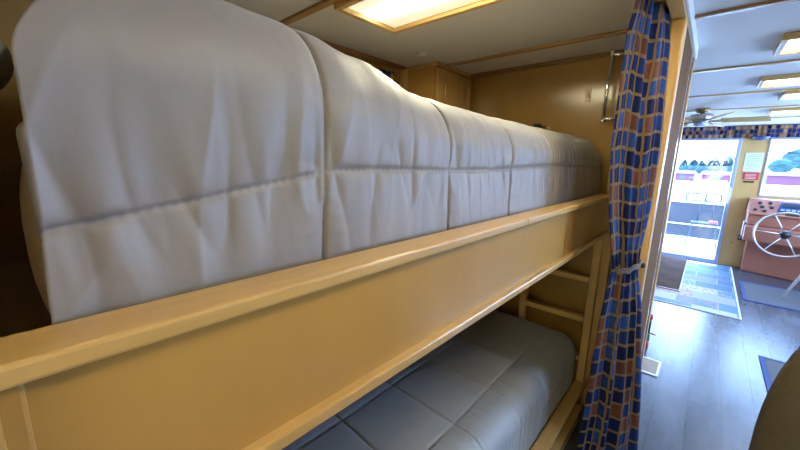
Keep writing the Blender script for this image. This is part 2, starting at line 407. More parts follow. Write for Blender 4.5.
# ------------------------------------------------------------------ bunk bed
bunk = root('bunk_bed', (-1.0, 1.1, FL), 'built-in maple double bunk bed with a long guard rail and open lower berth', 'bunk bed')
YA, YZ = -.16, 2.17
MB().box(-.442, -.374, YA, .98, -.180, -.160, .004).box(-.442, -.374, .982, YZ, -.180, -.160, .004).build('cap_rail', 'maple', bunk)
MB().box(-.41, -.39, -.016, 1.412, -.372, -.181).build('front_panel', 'panel', bunk)
MB().box(-.41, -.39, 1.428, YZ, -.372, -.181).build('front_panel', 'panel', bunk)
MB().box(-.412, -.387, 1.412, 1.428, -.366, -.181, .002).build('joint_batten', 'brown', bunk)
MB().box(-.43, -.373, -.016, YZ, -.386, -.364, .004).build('lower_trim', 'maple', bunk)
MB().box(-.44, -.383, -.155, -.016, FL, -.181, .003).box(-.383, -.372, -.155, -.030, FL, -.181, .004).build('head_post', 'panel', bunk)
MB().box(-.425, -.36, 2.22, 2.268, FL, .595, .004).build('foot_post', 'maple_up', bunk)
MB().box(XL+.005, -.43, -.15, 2.262, -.372, -.352).build('bunk_base', 'panel', bunk)
MB().box(-.442, -.378, -.016, 2.21, -1.335, -1.315, .004).build('lower_cap_rail', 'maple', bunk)
MB().box(-.425, -.40, -.016, 2.21, -1.497, -1.336, .002).build('lower_front_panel', 'panel', bunk)
MB().box(-.399, -.360, -.016, 2.05, -1.410, -1.388, .004).build('drawer_ledge', 'maple', bunk)
MB().box(-.399, -.372, -.016, 2.04, -1.497, -1.412, .003).build('kick_panel', 'maple', bunk)
MB().box(XL+.005, -.43, -.15, 2.262, -1.40, -1.38).build('bunk_base', 'panel', bunk)

lad = root('bunk_ladder', (-.62, 2.2, FL), 'short pale wooden ladder standing at the foot of the lower berth', 'ladder')
for x in (-.835, -.44): MB().box(x, x+.042, 2.165, 2.205, FL, -.39, .004).build('side_rail', 'maple_up', lad)
for z in (-.39-.045, -.665, -.915, -1.165, -1.40): MB().box(-.795, -.44, 2.160, 2.21, z-.017, z+.017, .004).build('rung', 'maple_cross', lad)

# mattresses
def mattress(name, x0, x1, y0, y1, z0, z1, label, mat):
    b = MB().box(x0, x1, y0, y1, z0, z1, .035, seg=4)
    for f in b.bm.faces: f.smooth = True
    o = tag(b.build(name, mat), label, 'mattress')
    p = MB()
    for z in (z0+.02, z1-.02):
        r = [(x0+.03, y0, z), (x1-.03, y0, z), (x1, y0+.03, z), (x1, y1-.03, z), (x1-.03, y1, z), (x0+.03, y1, z), (x0, y1-.03, z), (x0, y0+.03, z)]
        p.tube(r, .006, 6, closed=True)
    p.build('piping', mat, o)
    return o
mattress('mattress', XL+.03, -.49, .37, 2.14, -.350, -.02, 'cream mattress under the grey comforter on the upper bunk', 'cream')
mattress('mattress', XL+.03, -.47, 0.0, 2.14, -1.375, -1.07, 'cream mattress under the blue-grey comforter on the lower berth', 'cream')

# ------------------------------------------------------------------ comforters
def sstep(a, b, x):
    t = min(1, max(0, (x-a)/(b-a))); return t*t*(3-2*t)
def lerp_tab(tab, x):
    if x <= tab[0][0]: return tab[0][1]
    for (a, va), (b, vb) in zip(tab, tab[1:]):
        if x <= b: 
            t = (x-a)/(b-a); t = t*t*(3-2*t); return va+(vb-va)*t
    return tab[-1][1]
def comforter(name, mat, label, seams_y, top, zbot, xf, xb, y0, y1, seam_s, R, puff, gather, drape, nu, nv, end_drop, seedv, hem, sagf):
    """cloth draped over a bed: s runs up the front face, round the shoulder and over the top; stitched in squares"""
    nz = noise.noise
    Ltot = top(1.5)-R-zbot+R*PI/2+(xf-R-xb)
    def base(y, s):
        zt = top(y); k = zt-R-zbot
        if s < k: return Vector((xf, y, zbot+s)), Vector((1, 0, 0))
        s2 = s-k
        if s2 < R*PI/2:
            a = s2/R; return Vector((xf-R+R*math.cos(a), y, zt-R+R*math.sin(a))), Vector((math.cos(a), 0, math.sin(a)))
        return Vector((max(xb, xf-R-(s2-R*PI/2)), y, zt)), Vector((0, 0, 1))
    def F(u, v):
        s = Ltot*(.45*v+.55*v**2.2)
        ya = y0+hem(s); y = ya+(y1-ya)*u
        p, n = base(y, s)
        wy = y+.014*nz((y*1.5, s*3.2, seedv)); ws = s+.012*nz((y*2.3+9, s*2.0, seedv))+sagf(y)
        dy = min(abs(wy-q) for q in seams_y); ds = min(abs(ws-q) for q in seam_s); dm = min(dy, ds)
        h = puff*(1-.6*math.exp(-dy/.008)-.4*math.exp(-dy/.06))*(1-.6*math.exp(-ds/.008)-.4*math.exp(-ds/.06))-puff
        al = y if ds < dy else s
        h -= .0055*math.exp(-(dm/.0036)**2)*(.85+.15*math.sin(al*2*PI/.013))
        g = nz((y*26+seedv, s*3.0, 1.7))*math.exp(-ds/.085)+.8*nz((y*4.0, s*28, 4.1+seedv))*math.exp(-dy/.06)
        g += .6*nz((y*55+seedv, s*9.0, 2.7))*math.exp(-ds/.025)+.5*nz((y*9.0, s*55, 5.1+seedv))*math.exp(-dy/.022)
        rg = max(0, 1-3.2*abs(nz((y*19+1.5*s+seedv, s*2.6, 31.7))))**1.5*math.exp(-ds/.075)+.28*max(0, 1-3.2*abs(nz((y*2.6, s*16, 37.7))))**1.5*math.exp(-dy/.045)
        h += gather*(1-.72*sstep(.34, .50, s))*(g*.6-.85*rg)*(1-math.exp(-dm/.010))
        calm = 1-.72*sstep(.34, .50, s)
        near = calm*drape*(.35+.65*math.exp(-max(0, y-.30)/.30))
        f1 = 1-abs(nz((y*6.5+.9*s+seedv, s*1.5, 7.3)))*2.2
        f2 = 1-abs(nz((y*11.0-2.2*s+seedv, s*3.0, 17.3)))*2.2
        h += near*(max(0, f1)**2*.9+max(0, f2)**2*.55-.6)
        h += calm*drape*.5*nz((y*5, s*5, 11.0+seedv))
        e = max(0, y-(y1-end_drop))/end_drop
        if e > 0:
            p.z = zbot+(p.z-zbot)*(.35+.65*math.sqrt(max(0, 1-e**2.4)))
            p.x -= .012*e**3
        return p+n*h
    b = MB(); b.grid(F, nu, nv)
    o = b.build(name, mat)
    tag(o, label, 'comforter')
    sd = o.modifiers.new('thick', 'SOLIDIFY'); sd.thickness = .012; sd.offset = -1
    return o
TOP = [(0, .215), (.12, .228), (.32, .228), (.46, .206), (.66, .166), (.86, .156), (1.2, .152), (2.3, .150)]
sy = [-.36, .338, .695, 1.045, 1.39, 1.73, 2.07]
comforter('comforter', 'duvet', 'puffy grey quilted comforter bulging over the guard rail of the upper bunk', sy, lambda y: lerp_tab(TOP, y), -.33, -.456, XL+.07,
    0.0, 2.245, [.308, .665, 1.01, 1.36], .15, .010, .0098, .008, 860, 360, .09, 3.0, lambda s: .004+.007*sstep(.1, .3, s)+.012*(1-sstep(.10, .17, s))+.046*sstep(.41, .53, s), lambda y: .052*max(0, 1-y/.36)-.014*sstep(.6, 1.3, y))
comforter('comforter', 'duvet2', 'smooth blue-grey quilted comforter spread on the lower berth', [.12, .42, .72, 1.02, 1.32, 1.62, 1.92], lambda y: -1.0+.012*math.sin(y*3), -1.32, -.448, XL+.07,
    0.02, 2.16, [.12, .43, .76, 1.08, 1.40], .11, .0035, .005, .003, 520, 240, .08, 8.0, lambda s: 0, lambda y: 0)
# pillows at the head end
def pillow(name, c, sx, sy_, sz, rx, rz, mat, label):
    b = MB(); Mx = Matrix.Translation(c) @ Matrix.Rotation(rz, 4, 'Z') @ Matrix.Rotation(rx, 4, 'Y')
    def F(u, v):
        a = 2*PI*u; q = -PI/2+PI*v
        sg = lambda w, e: math.copysign(abs(w)**e, w)
        x = sx*sg(math.cos(q), .55)*sg(math.cos(a), .45); y = sy_*sg(math.cos(q), .55)*sg(math.sin(a), .45); z = sz*sg(math.sin(q), .9)
        k = 1-.25*((abs(x)/sx)**3+(abs(y)/sy_)**3)/2
        z = z*k+.006*noise.noise((x*8, y*8, z*8+c[0]))
        return Mx @ Vector((x, y, z))
    b.grid(F, 48, 24, cu=True)
    bmesh.ops.remove_doubles(b.bm, verts=b.bm.verts, dist=1e-5)
    return tag(b.build(name, mat), label, 'pillow')
pillow('pillow', (-.785, .176, -.128), .30, .178, .22, 0, 0, 'cream', 'cream bolster pillow showing at the open head end under the grey comforter')
pillow('pillow', (-1.14, -.06, .165), .20, .075, .06, 0, .1, 'sage', 'sage green pillow tucked behind the comforter at the bunk head')

# ------------------------------------------------------------------ bed-side fittings
def ceiling_light(name, x0, x1, y0, y1, fw, label, dm, group=None, fm='maple_cross'):
    r = root(name, ((x0+x1)/2, (y0+y1)/2, H-.03), label, 'ceiling light', group)
    MB().box(x0, x1, y0, y0+fw, H-.03, H, .004).box(x0, x1, y1-fw, y1, H-.03, H, .004).box(x0, x0+fw, y0+fw, y1-fw, H-.03, H, .004).box(x1-fw, x1, y0+fw, y1-fw, H-.03, H, .004).build('frame', fm, r)
    MB().box(x0+fw, x1-fw, y0+fw, y1-fw, H-.012, H-.004).build('diffuser', dm, r)
    return r
ceiling_light('ceiling_light', -1.205, -.30, .925, 1.275, .026, 'wood-framed glowing ceiling light above the upper bunk', 'diff')
ceiling_light('ceiling_light', .155, .95, 2.42, 2.74, .025, 'nearest of the framed ceiling lights over the salon', 'diff2')
ceiling_light('ceiling_light', .16, .95, 3.44, 3.76, .025, 'second nearest framed ceiling light over the salon', 'diff2')
ceiling_light('ceiling_light', .34, 1.15, 4.14, 4.46, .025, 'third nearest framed ceiling light over the salon', 'diff2')
ceiling_light('ceiling_light', .36, 1.15, 5.30, 5.62, .025, 'farthest framed ceiling light over the salon, by the ceiling fan', 'diff2')
ceiling_light('ceiling_light', -.08, .62, .25, .57, .025, 'added framed ceiling light, out of view over the aisle nearest the bunk head', 'diff3')  # this and the next two aisle lights are unseen, added for brightness

ceiling_light('ceiling_light', -.08, .62, 1.28, 1.60, .025, 'added framed ceiling light, out of view over the aisle beside the tied curtain', 'diff3')
ceiling_light('ceiling_light', -.08, .62, -.95, -.63, .025, 'rearmost added ceiling light, out of view over the aisle', 'diff3')
sd = root('smoke_detector', (-1.338, 1.657, H-.02), 'small white round detector on the ceiling by the wardrobe', 'detector')
MB().lathe([(.0, -.018), (.02, -.018), (.03, -.012), (.032, 0)], (-1.338, 1.657, H)).build('housing', 'white', sd)
MB().lathe([(.0, -.022), (.008, -.022), (.009, -.018)], (-1.338, 1.657, H)).build('button', 'steel', sd)

wd = root('wardrobe_cabinet', (-1.5, 2.05, .19), 'tall maple hanging cabinet in the corner beyond the upper bunk', 'cabinet')
MB().box(XL+.002, -1.375, 1.837, 2.268, .19, H-.024, .002).build('body', 'panel', wd)
MB().box(XL+.002, -1.36, 1.834, 2.268, H-.024, H-.001, .002).build('crown_strip', 'maple', wd)
dr = MB().box(-1.375, -1.355, 1.85, 1.90, .20, .57, .003).box(-1.375, -1.355, 2.20, 2.25, .20, .57, .003).box(-1.375, -1.355, 1.90, 2.20, .52, .57, .003).box(-1.375, -1.355, 1.90, 2.20, .20, .25, .003).box(-1.375, -1.362, 1.90, 2.20, .25, .52).box(-1.364, -1.354, 1.935, 2.165, .28, .49, .006).build('door', 'maple_up', wd)
MB().lathe([(0, 0), (.006, 0), (.006, .014), (.013, .018), (.013, .026), (0, .03)], (0, 0, 0), 16, Matrix.Translation((-1.355, 1.88, .25)) @ Matrix.Rotation(PI/2, 4, 'Y')).build('knob', 'brass', dr)

# left wall window with its short curtain
wf = MB()
for bx in [(XL, XL+.03, 1.0, 1.70, .53, .555), (XL, XL+.03, 1.0, 1.70, -.05, -.02), (XL, XL+.03, 1.0, 1.03, -.02, .53), (XL, XL+.03, 1.67, 1.70, -.02, .53)]: wf.box(*bx, .004)
wo = struct(wf.build('window_5', 'maple'))
MB().box(XL+.004, XL+.010, 1.03, 1.67, -.02, .53).build('window_pane', 'glass', wo)
def flat_curtain(name, P, Q, zt, zb, amp, nf, label, cat, tw, th, gap=None, off=(0, 0), n=120, mat='cloth'):
    P = Vector(P); Q = Vector(Q); d = Q-P; nrm = Vector((-d.y, d.x, 0)).normalized(); L = d.length
    b = MB()
    def F(u, v):
        p = P+d*u; z = zt+(zb-zt)*v
        a = amp*(math.sin(2*PI*nf*u)+.35*math.sin(2*PI*nf*2.3*u+1.3))*(.45+.55*v)
        w_ = p+nrm*a; return Vector((w_.x, w_.y, z))
    b.grid(F, n, 10, uv=lambda u, v: (off[0]+u*L*1.25/tw, off[1]+v*abs(zb-zt)/th))
    o = b.build(name, mat)
    m = o.modifiers.new('thick', 'SOLIDIFY'); m.thickness = .003; m.offset = 0
    return tag(o, label, cat)
wc = flat_curtain('curtain', (XL+.05, 1.30, 0), (XL+.05, 1.655, 0), .535, -.02, .012, 7, 'short blue print curtain on the small window behind the upper bunk', 'curtain', .05, .10)
rd = root('curtain_rod', (XL+.05, 1.35, .54), 'slim rod holding the short curtain at the bunk window', 'curtain rod')
MB().tube([(XL+.05, 1.0, .54), (XL+.05, 1.70, .54)], .005, 8).build('rod', 'brass', rd)
for y in (1.01, 1.69): MB().box(XL+.001, XL+.055, y-.006, y+.006, .534, .546, .002).build('bracket', 'brass', rd)
hk = root('wall_hook', (XL+.02, 1.72, .46), 'dark little hook on the panelling beside the bunk window', 'hook')
MB().box(XL+.001, XL+.008, 1.715, 1.735, .465, .535, .002).build('plate', 'brass', hk)
MB().tube([(XL+.006, 1.725, .51), (XL+.025, 1.725, .495), (XL+.04, 1.725, .475), (XL+.045, 1.725, .49)], .005, 8).build('prong', 'black', hk)

# end wall fittings
rl = root('reading_lamp', (-.81, 2.25, .20), 'small dark reading light low on the end wall above the comforter', 'lamp')
MB().lathe([(0, 0), (.022, 0), (.022, .010), (0, .012)], (0, 0, 0), 20, Matrix.Translation((-.81, 2.269, .215)) @ Matrix.Rotation(PI/2, 4, 'X')).build('base', 'brass', rl)
MB().tube([(-.81, 2.258, .215), (-.81, 2.235, .222), (-.825, 2.225, .225)], .005, 8).build('arm', 'brass', rl)
MB().lathe([(0, 0), (.012, 0), (.018, .03), (.019, .045), (0, .045)], (0, 0, 0), 16, Matrix.Translation((-.825, 2.225, .228)) @ Matrix.Rotation(-PI*.55, 4, 'Y')).build('lamp_shade', 'black', rl)
sw = root('light_switch', (-.589, 2.265, .345), 'narrow light switch plate on the end wall left of the grab handle', 'switch')
MB().box(-.602, -.576, 2.262, 2.27, .352, .428, .003).build('plate', 'maple_up', sw)
MB().box(-.594, -.584, 2.256, 2.263, .375, .405, .002).build('rocker', 'tan', sw)

gh = root('grab_handle', (-.46, 2.19, .22), 'upright chrome grab handle on the bunk foot post', 'handle')
MB().tube([(-.478, 2.185, .232), (-.478, 2.185, .586)], .0095, 14).build('bar', 'chrome', gh)
for z in (.245, .572):
    MB().tube([(-.478, 2.185, z), (-.435, 2.205, z-.004), (-.41, 2.222, z-.006)], .010, 10).build('standoff', 'chrome', gh)
for z in (.232, .586): MB().lathe([(0, -.012), (.012, -.010), (.0135, 0), (.012, .010), (0, .012)], (-.478, 2.185, z), 16).build('end_cap', 'chrome', gh)

# ------------------------------------------------------------------ big privacy curtain
ZT = [.575, .446, .066, -.165, -.36, -.40, -.44, -.615, -1.051, -1.47]
AX = [(-.268, 1.50), (-.283, 1.50), (-.282, 1.50), (-.262, 1.50), (-.236, 1.52), (-.232, 1.53), (-.234, 1.52), (-.243, 1.51), (-.248, 1.50), (-.256, 1.49)]
BX = [(-.199, 1.695), (-.180, 1.70), (-.160, 1.70), (-.157, 1.70), (-.164, 1.695), (-.164, 1.69), (-.160, 1.69), (-.130, 1.685), (-.086, 1.67), (-.058, 1.66)]
AMP = [.009, .009, .009, .009, .008, .007, .008, .011, .013, .014]
def itab(T, z):
    if z >= ZT[0]: return T[0]
    for i in range(len(ZT)-1):
        if z >= ZT[i+1]:
            t = (ZT[i]-z)/(ZT[i]-ZT[i+1])
            a, b = T[i], T[i+1]
            return tuple(p+(q-p)*t for p, q in zip(a, b)) if isinstance(a, tuple) else a+(b-a)*t
    return T[-1]
def CF(u, v):
    z = ZT[0]+(ZT[-1]-ZT[0])*v
    a = Vector(itab(AX, z)); b = Vector(itab(BX, z)); amp = itab(AMP, z)
    d = b-a; n = Vector((d.y, -d.x)).normalized()
    uu = u+.02*math.sin(2*PI*u*2)
    p = a-d*.06+d*1.14*uu
    ph = .35*math.sin(z*3.0)
    w_ = amp*(math.sin(2*PI*3.2*u+ph+.4)*.75+.5*math.sin(2*PI*5.3*u+1.0-ph)) + .35*amp*noise.noise((u*6, z*5, 2.0))
    w_ *= sstep(0, .12, u)*.8+.2
    w_ -= .022*sstep(.86, 1.0, u)
    p = p+n*w_
    if abs(z+.40) < .09: p = p+n*.006*math.sin(2*PI*9*u)*(1-abs(z+.40)/.09)
    return Vector((p.x, p.y, z))
b = MB(); b.grid(CF, 150, 160, uv=lambda u, v: (u*7.6+.35+.25*math.sin(v*7), v*2.045/.066+.12*math.sin(u*9)))
cur = b.build('curtain', 'cloth'); tag(cur, 'long blue and rust print curtain tied back at the bunk foot post', 'curtain')
md = cur.modifiers.new('thick', 'SOLIDIFY'); md.thickness = .003; md.offset = 0
# tie-back ring round the waist
cx = (Vector((-.234, 1.525))+Vector((-.163, 1.69)))/2
tb = MB(); ring = []
ax = (Vector((-.163, 1.69))-Vector((-.234, 1.525))); L = ax.length/2-.004; ax.normalize(); nx = Vector((ax.y, -ax.x))
def TBF(u, v):
    a = 2*PI*u; q = cx+ax*(L*math.cos(a))+nx*(.030*math.sin(a)); z = -.412+.022*v+.010*math.sin(a*2)+.004*math.sin(a*9)
    return Vector((q.x, q.y, z))
tb.grid(TBF, 64, 6, uv=lambda u, v: (u*10, v*.5+.25))
tbo = tb.build('tie_band', 'tie', cur)
kc = cx-ax*.0; kp = cx+ax*(L*.72)+nx*(.026 if (cx+nx).length < (cx-nx).length else -.026)
MB().lathe([(0, -.011), (.007, -.009), (.010, 0), (.007, .009), (0, .011)], (kp.x, kp.y, -.398), 14).build('tie_knot', 'tie', tbo)
md = tbo.modifiers.new('thick', 'SOLIDIFY'); md.thickness = .003; md.offset = 1
tr = root('curtain_track', (-.215, 1.0, .575), 'curtain track with brackets under the wooden bunk header', 'curtain track')
MB().box(-.240, -.200, -.12, 1.74, .576, .604, .002).build('rail', 'maple', tr)
MB().box(-.200, -.1975, 1.70, 1.745, .50, .57, .001).build('bracket', 'brass', tr)

# ------------------------------------------------------------------ salon: front wall
def valance(name, P, Q, zt, zb, label, off):
    return flat_curtain(name, P, Q, zt, zb, .010, 14, label, 'valance', 0.05, .062, off=off, n=160, mat='cloth2')
valance('valance', (-.62, 7.19, 0), (.44, 7.19, 0), .600, .430, 'blue and rust print valance across the top of the glass door', (3, 5))
valance('valance', (.47, 7.19, 0), (1.98, 7.19, 0), .600, .430, 'blue and rust print valance above the front window', (20, 9))
dl = root('dome_light', (.44, 7.15, .40), 'small dark blue dome lamp on the wall below the valance', 'lamp')
MB().lathe([(0, -.03), (.05, -.028), (.085, -.008), (.095, .012), (.095, .02)], (.455, 7.16, .425)).build('dome', 'darkblue', dl)
MB().box(.44, .47, 7.15, 7.249, .43, .45).build('bracket', 'darkblue', dl)
np_ = root('notice', (.45, 7.245, -.055), 'pale blue-white printed notice on the wall beside the door', 'notice')
MB().box(.345, .535, 7.243, 7.2495, -.052, .218).build('sheet', 'paper', np_)
ln = MB()
for i in range(9): ln.box(.365, .515-(.03 if i % 3 == 2 else 0), 7.2424, 7.2432, .185-i*.025, .190-i*.025)
ln.build('print_lines', 'ink', np_)
rs = root('warning_sign', (.44, 7.245, -.17), 'small red sign with pale lines under the notice', 'sign')
MB().box(.358, .528, 7.243, 7.2495, -.172, -.066, .001).build('plate', 'red', rs)
ln = MB()
for i in range(4): ln.box(.385, .50, 7.2424, 7.2432, -.095-i*.02, -.089-i*.02)
ln.build('print_lines', 'paper', rs)
lb = root('small_sign', (.44, 7.245, -.22), 'narrow dark label just below the red sign', 'label')
MB().box(.375, .49, 7.243, 7.2495, -.215, -.190, .001).build('plate', 'black', lb)
so = root('wall_socket', (.47, 7.24, -1.06), 'small black wall socket low beside the helm console', 'socket')
MB().box(.445, .485, 7.235, 7.2495, -1.08, -1.0, .003).build('plate', 'black', so)
MB().box(.455, .475, 7.230, 7.236, -1.055, -1.025, .002).build('insert', 'steel', so)
MB().box(.385, .395, 7.238, 7.2495, -1.15, -1.13, .002).build('screw_cap', 'black', so)

# ceiling fan
fan = root('ceiling_fan', (-.16, 5.0, .40), 'five-bladed wooden ceiling fan over the far end of the salon', 'ceiling fan')
FX, FY = -.16, 5.0
MB().lathe([(.0, H), (.065, H), (.05, H-.035), (.02, H-.04), (.02, .54), (0, .54)], (FX, FY, 0)).build('mount', 'brass', fan)
MB().lathe([(0, .555), (.09, .55), (.105, .53), (.105, .495), (.08, .478), (0, .475)], (FX, FY, 0)).build('motor', 'steel', fan)
MB().lathe([(0, .476), (.05, .474), (.06, .45), (.04, .43), (0, .425)], (FX, FY, 0)).build('hub_cap', 'alu', fan)
for k in range(5):
    a = .05+k*2*PI/5; R4 = Matrix.Translation((FX, FY, .482)) @ Matrix.Rotation(a, 4, 'Z') @ Matrix.Rotation(.42, 4, 'X')
    bl = MB(); bl.box(.16, .52, -.07, .07, -.004, .004, .003, mat=R4)
    bo = bl.build('blade', 'maple_cross', fan)
    MB().box(.06, .20, -.014, .014, -.011, -.005, .002, mat=R4).build('blade_iron', 'brass', bo)

# helm console
hc = root('helm_console', (.95, 6.9, FL), 'salmon-brown helm console with switches, radio and spoked wheel under the front window', 'console')
def poly(x0, yl, x1, yr, back=7.235): return [(x0, yl), (x1, yr), (x1, back), (x0, back)]
MB().prism(poly(.535, 7.06, 1.75, 6.66), FL, -1.0, .012).build('base', 'salmon', hc)
MB().prism(poly(.47, 6.86, 1.80, 6.40), -1.02, -.80, .025).build('lower_box', 'salmon', hc)
MB().prism(poly(.475, 6.90, 1.80, 6.45), -.80, -.635, .02).build('upper_box', 'salmon', hc)
lo_ = [(.465, 6.86, -.635), (1.80, 6.42, -.635), (1.80, 7.23, -.635), (.465, 7.23, -.635)]
hi_ = [(.475, 7.08, -.43), (1.80, 6.66, -.43), (1.80, 7.23, -.43), (.475, 7.23, -.43)]
dash = MB().hull(lo_, hi_, .012).build('dash_panel', 'salmon', hc)
# frame on the sloping dash: origin at lower left, ex along, ey up the slope
o0 = Vector((.465, 6.86, -.635)); ex = (Vector((1.80, 6.42, -.635))-o0).normalized(); up_ = (Vector((.475, 7.08, -.43))-o0)
ey = (up_-ex*up_.dot(ex)).normalized(); ez = ex.cross(ey).normalized()
D4 = Matrix.Translation(o0) @ Matrix((ex, ey, ez)).transposed().to_4x4()
for (a, c) in ((.07, .22), (.17, .23), (.11, .15), (.055, .09), (.15, .08), (.205, .15)):
    k = MB().lathe([(0, 0), (.024, 0), (.024, .006), (.017, .010), (.015, .022), (0, .023)], (0, 0, 0), 14, D4 @ Matrix.Translation((a, c, 0)))
    k.build('dial', 'black', hc)
rdo = MB().box(.27, .66, .08, .25, -.004, .014, .003, mat=D4).build('radio', 'darkblue', hc)
MB().box(.30, .46, .16, .225, .013, .017, .001, mat=D4).build('radio_display', 'bluetube', rdo)
bt = MB()
for i in range(6): bt.box(.30+i*.05, .335+i*.05, .10, .13, .013, .018, .001, mat=D4)
bt.build('radio_buttons', 'alu', rdo)
MB().box(.36, .60, .035, .060, -.002, .008, .002, mat=D4).build('label_strip', 'black', hc)
MB().box(.455, .475, 6.95, 7.05, -.98, -.76, .004).build('side_latch', 'paper', hc)
# wheel
WC = Vector((.80, 6.33, -.81)); wn = Vector((-.12, -.97, .22)).normalized(); wx = wn.cross(Vector((0, 0, 1))).normalized(); wy = wx.cross(wn).normalized()
WR = .275
wh = MB().tube([WC+wx*WR*math.cos(2*PI*i/48)+wy*WR*math.sin(2*PI*i/48) for i in range(48)], .013, 10, closed=True).build('steering_wheel', 'steel', hc)
sp = []
for i in range(6):
    a = 2*PI*i/6+.06
    MB().tube([WC+(wx*math.cos(a)+wy*math.sin(a))*.03-wn*.0, WC+(wx*math.cos(a)+wy*math.sin(a))*WR], .007, 8).build('spoke', 'steel', wh)
Q = Matrix.Translation(WC) @ wn.to_track_quat('Z', 'Y').to_matrix().to_4x4()
MB().lathe([(0, -.03), (.045, -.025), (.052, 0), (.035, .02), (.02, .03), (0, .032)], (0, 0, 0), 18, Q).build('wheel_hub', 'black', wh)
MB().tube([WC-wn*.02, WC-wn*.22], .025, 10).build('steering_shaft', 'black', hc)

# white tubular helm stool
st = root('helm_stool', (1.12, 5.85, FL), 'white tubular stool in front of the helm console', 'stool')
SX, SY = 1.16, 5.85
MB().lathe([(0, 0), (.16, 0), (.185, .02), (.185, .05), (.16, .07), (0, .075)], (SX, SY, -.80)).build('seat', 'white', st)
for a in (PI*1.0, PI*1.5, 0, PI*.5):
    c, s_ = math.cos(a+.12), math.sin(a+.12)
    MB().tube([(SX+c*.12, SY+s_*.12, -.80), (SX+c*.20, SY+s_*.20, -1.1), (SX+c*.34, SY+s_*.34, FL+.016)], .016, 10).build('leg', 'white', st)
MB().tube([(SX+.235*math.cos(2*PI*i/32), SY+.235*math.sin(2*PI*i/32), -1.22) for i in range(32)], .010, 8, closed=True).build('foot_ring', 'white', st)
bk = []
for i in range(21):
    t = PI*i/20; bk.append((SX-.30*math.cos(t)*1.0, SY-.12-.05*math.sin(t), -.78+.30*math.sin(t)**.6))
MB().tube(bk, .015, 10).build('back_loop', 'white', st)
MB().tube([(SX-.30, SY-.12, -.78), (SX-.12, SY-.04, -.79), (SX+.12, SY-.04, -.79), (SX+.30, SY-.12, -.78)], .013, 8).build('cross_bar', 'white', st)

# near chair, only its rounded back in view
ch = root('swivel_chair', (.52, 1.25, FL), 'dark olive leather swivel chair with a rounded high back in the aisle', 'chair')
def backF(u, v):
    a = 2*PI*u; q = -PI/2+PI*v
    sg = lambda w_, e: math.copysign(abs(w_)**e, w_)
    x = .345*sg(math.cos(q), .8)*sg(math.cos(a), .75); z = .47*sg(math.cos(q), .8)*sg(math.sin(a), .75); y = .085*sg(math.sin(q), .8)
    y += .45*x*x-.12*(z+.4)*.5
    return Vector((.50+x, 1.02-y*.9+.05, -.66+z))
b = MB(); b.grid(backF, 64, 28, cu=True); bmesh.ops.remove_doubles(b.bm, verts=b.bm.verts, dist=1e-5)
bmesh.ops.recalc_face_normals(b.bm, faces=b.bm.faces); b.build('backrest', 'leather', ch)
b = MB().box(.24, .78, 1.08, 1.60, -1.06, -.92, .05, seg=4)
for f in b.bm.faces: f.smooth = True
b.build('seat', 'leather', ch)
MB().lathe([(0, .0), (.26, 0), (.26, .02), (.05, .05), (.04, .08), (.04, .42), (.10, .44), (0, .44)], (.51, 1.33, FL)).build('pedestal', 'black', ch)

# ------------------------------------------------------------------ floor pieces
r = root('rug', (.05, 5.9, FL), 'patchwork pale and blue rug lying before the glass door', 'rug')
MB().box(-.62, .425, 4.70, 7.12, FL, FL+.008, .002).build('pile', 'rug', r)
e = MB()
for bx in [(-.62, .425, 4.685, 4.70), (-.62, .425, 7.12, 7.135), (.425, .44, 4.685, 7.135), (-.635, -.62, 4.685, 7.135)]: e.box(*bx, FL, FL+.010, .002)
e.build('binding', 'paper', r)
dm_ = root('doormat', (-.34, 6.2, FL+.01), 'brown streaked doormat on the left side of the patchwork rug', 'doormat')
MB().box(-.60, -.085, 5.22, 7.1, FL+.0085, FL+.018, .003).build('pile', 'matbrown', dm_)
e = MB()
for bx in [(-.61, -.075, 5.205, 5.22), (-.61, -.075, 7.1, 7.115), (-.085, -.075, 5.22, 7.1), (-.61, -.60, 5.22, 7.1)]: e.box(*bx, FL+.0085, FL+.020, .002)
e.build('binding', 'brown', dm_)
def bordered(x0, x1, y0, y1, label):
    r = root('floor_mat', ((x0+x1)/2, (y0+y1)/2, FL), label, 'mat')
    MB().box(x0+.03, x1-.03, y0+.03, y1-.03, FL, FL+.007, .002).build('pile', 'matgrey', r)
    e = MB()
    for bx in [(x0, x1, y0, y0+.03), (x0, x1, y1-.03, y1), (x0, x0+.03, y0+.03, y1-.03), (x1-.03, x1, y0+.03, y1-.03)]: e.box(*bx, FL, FL+.009, .002)
    e.build('binding', 'matblue', r)
bordered(.49, 1.75, 5.44, 6.34, 'grey floor mat with blue binding before the helm console')
bordered(.50, 1.45, 2.95, 3.86, 'grey floor mat with blue binding nearer the olive chair')
fv = root('floor_vent', (-.14, 3.04, FL), 'tan floor vent in a white frame beside the bunk wall', 'vent')
e = MB()
for bx in [(-.205, -.075, 2.915, 2.935), (-.205, -.075, 3.15, 3.17), (-.205, -.19, 2.935, 3.15), (-.09, -.075, 2.935, 3.15)]: e.box(*bx, FL, FL+.008, .002)
e.build('frame', 'white', fv)
MB().box(-.19, -.09, 2.935, 3.15, FL, FL+.004).build('grille', 'tan', fv)
sk = root('stick', (-.215, 3.55, FL), 'thin stick in red, black and green standing beyond the bunk wall', 'stick')
SKX, SKY = -.195, 3.35
for nm, za, zb, mt, rr in (('tip', -1.50, -1.43, 'red', .012), ('shaft', -1.43, -1.36, 'green', .012), ('shaft', -1.36, -1.24, 'black', .008), ('cap', -1.24, -1.20, 'red', .013)):
    MB().lathe([(0, za), (rr, za), (rr, zb), (0, zb)], (SKX, SKY, 0), 12).build(nm, mt, sk)
MB().tube([(SKX, SKY, -1.36), (SKX+.05, SKY, -1.365)], .006, 8).build('side_peg', 'red', sk)

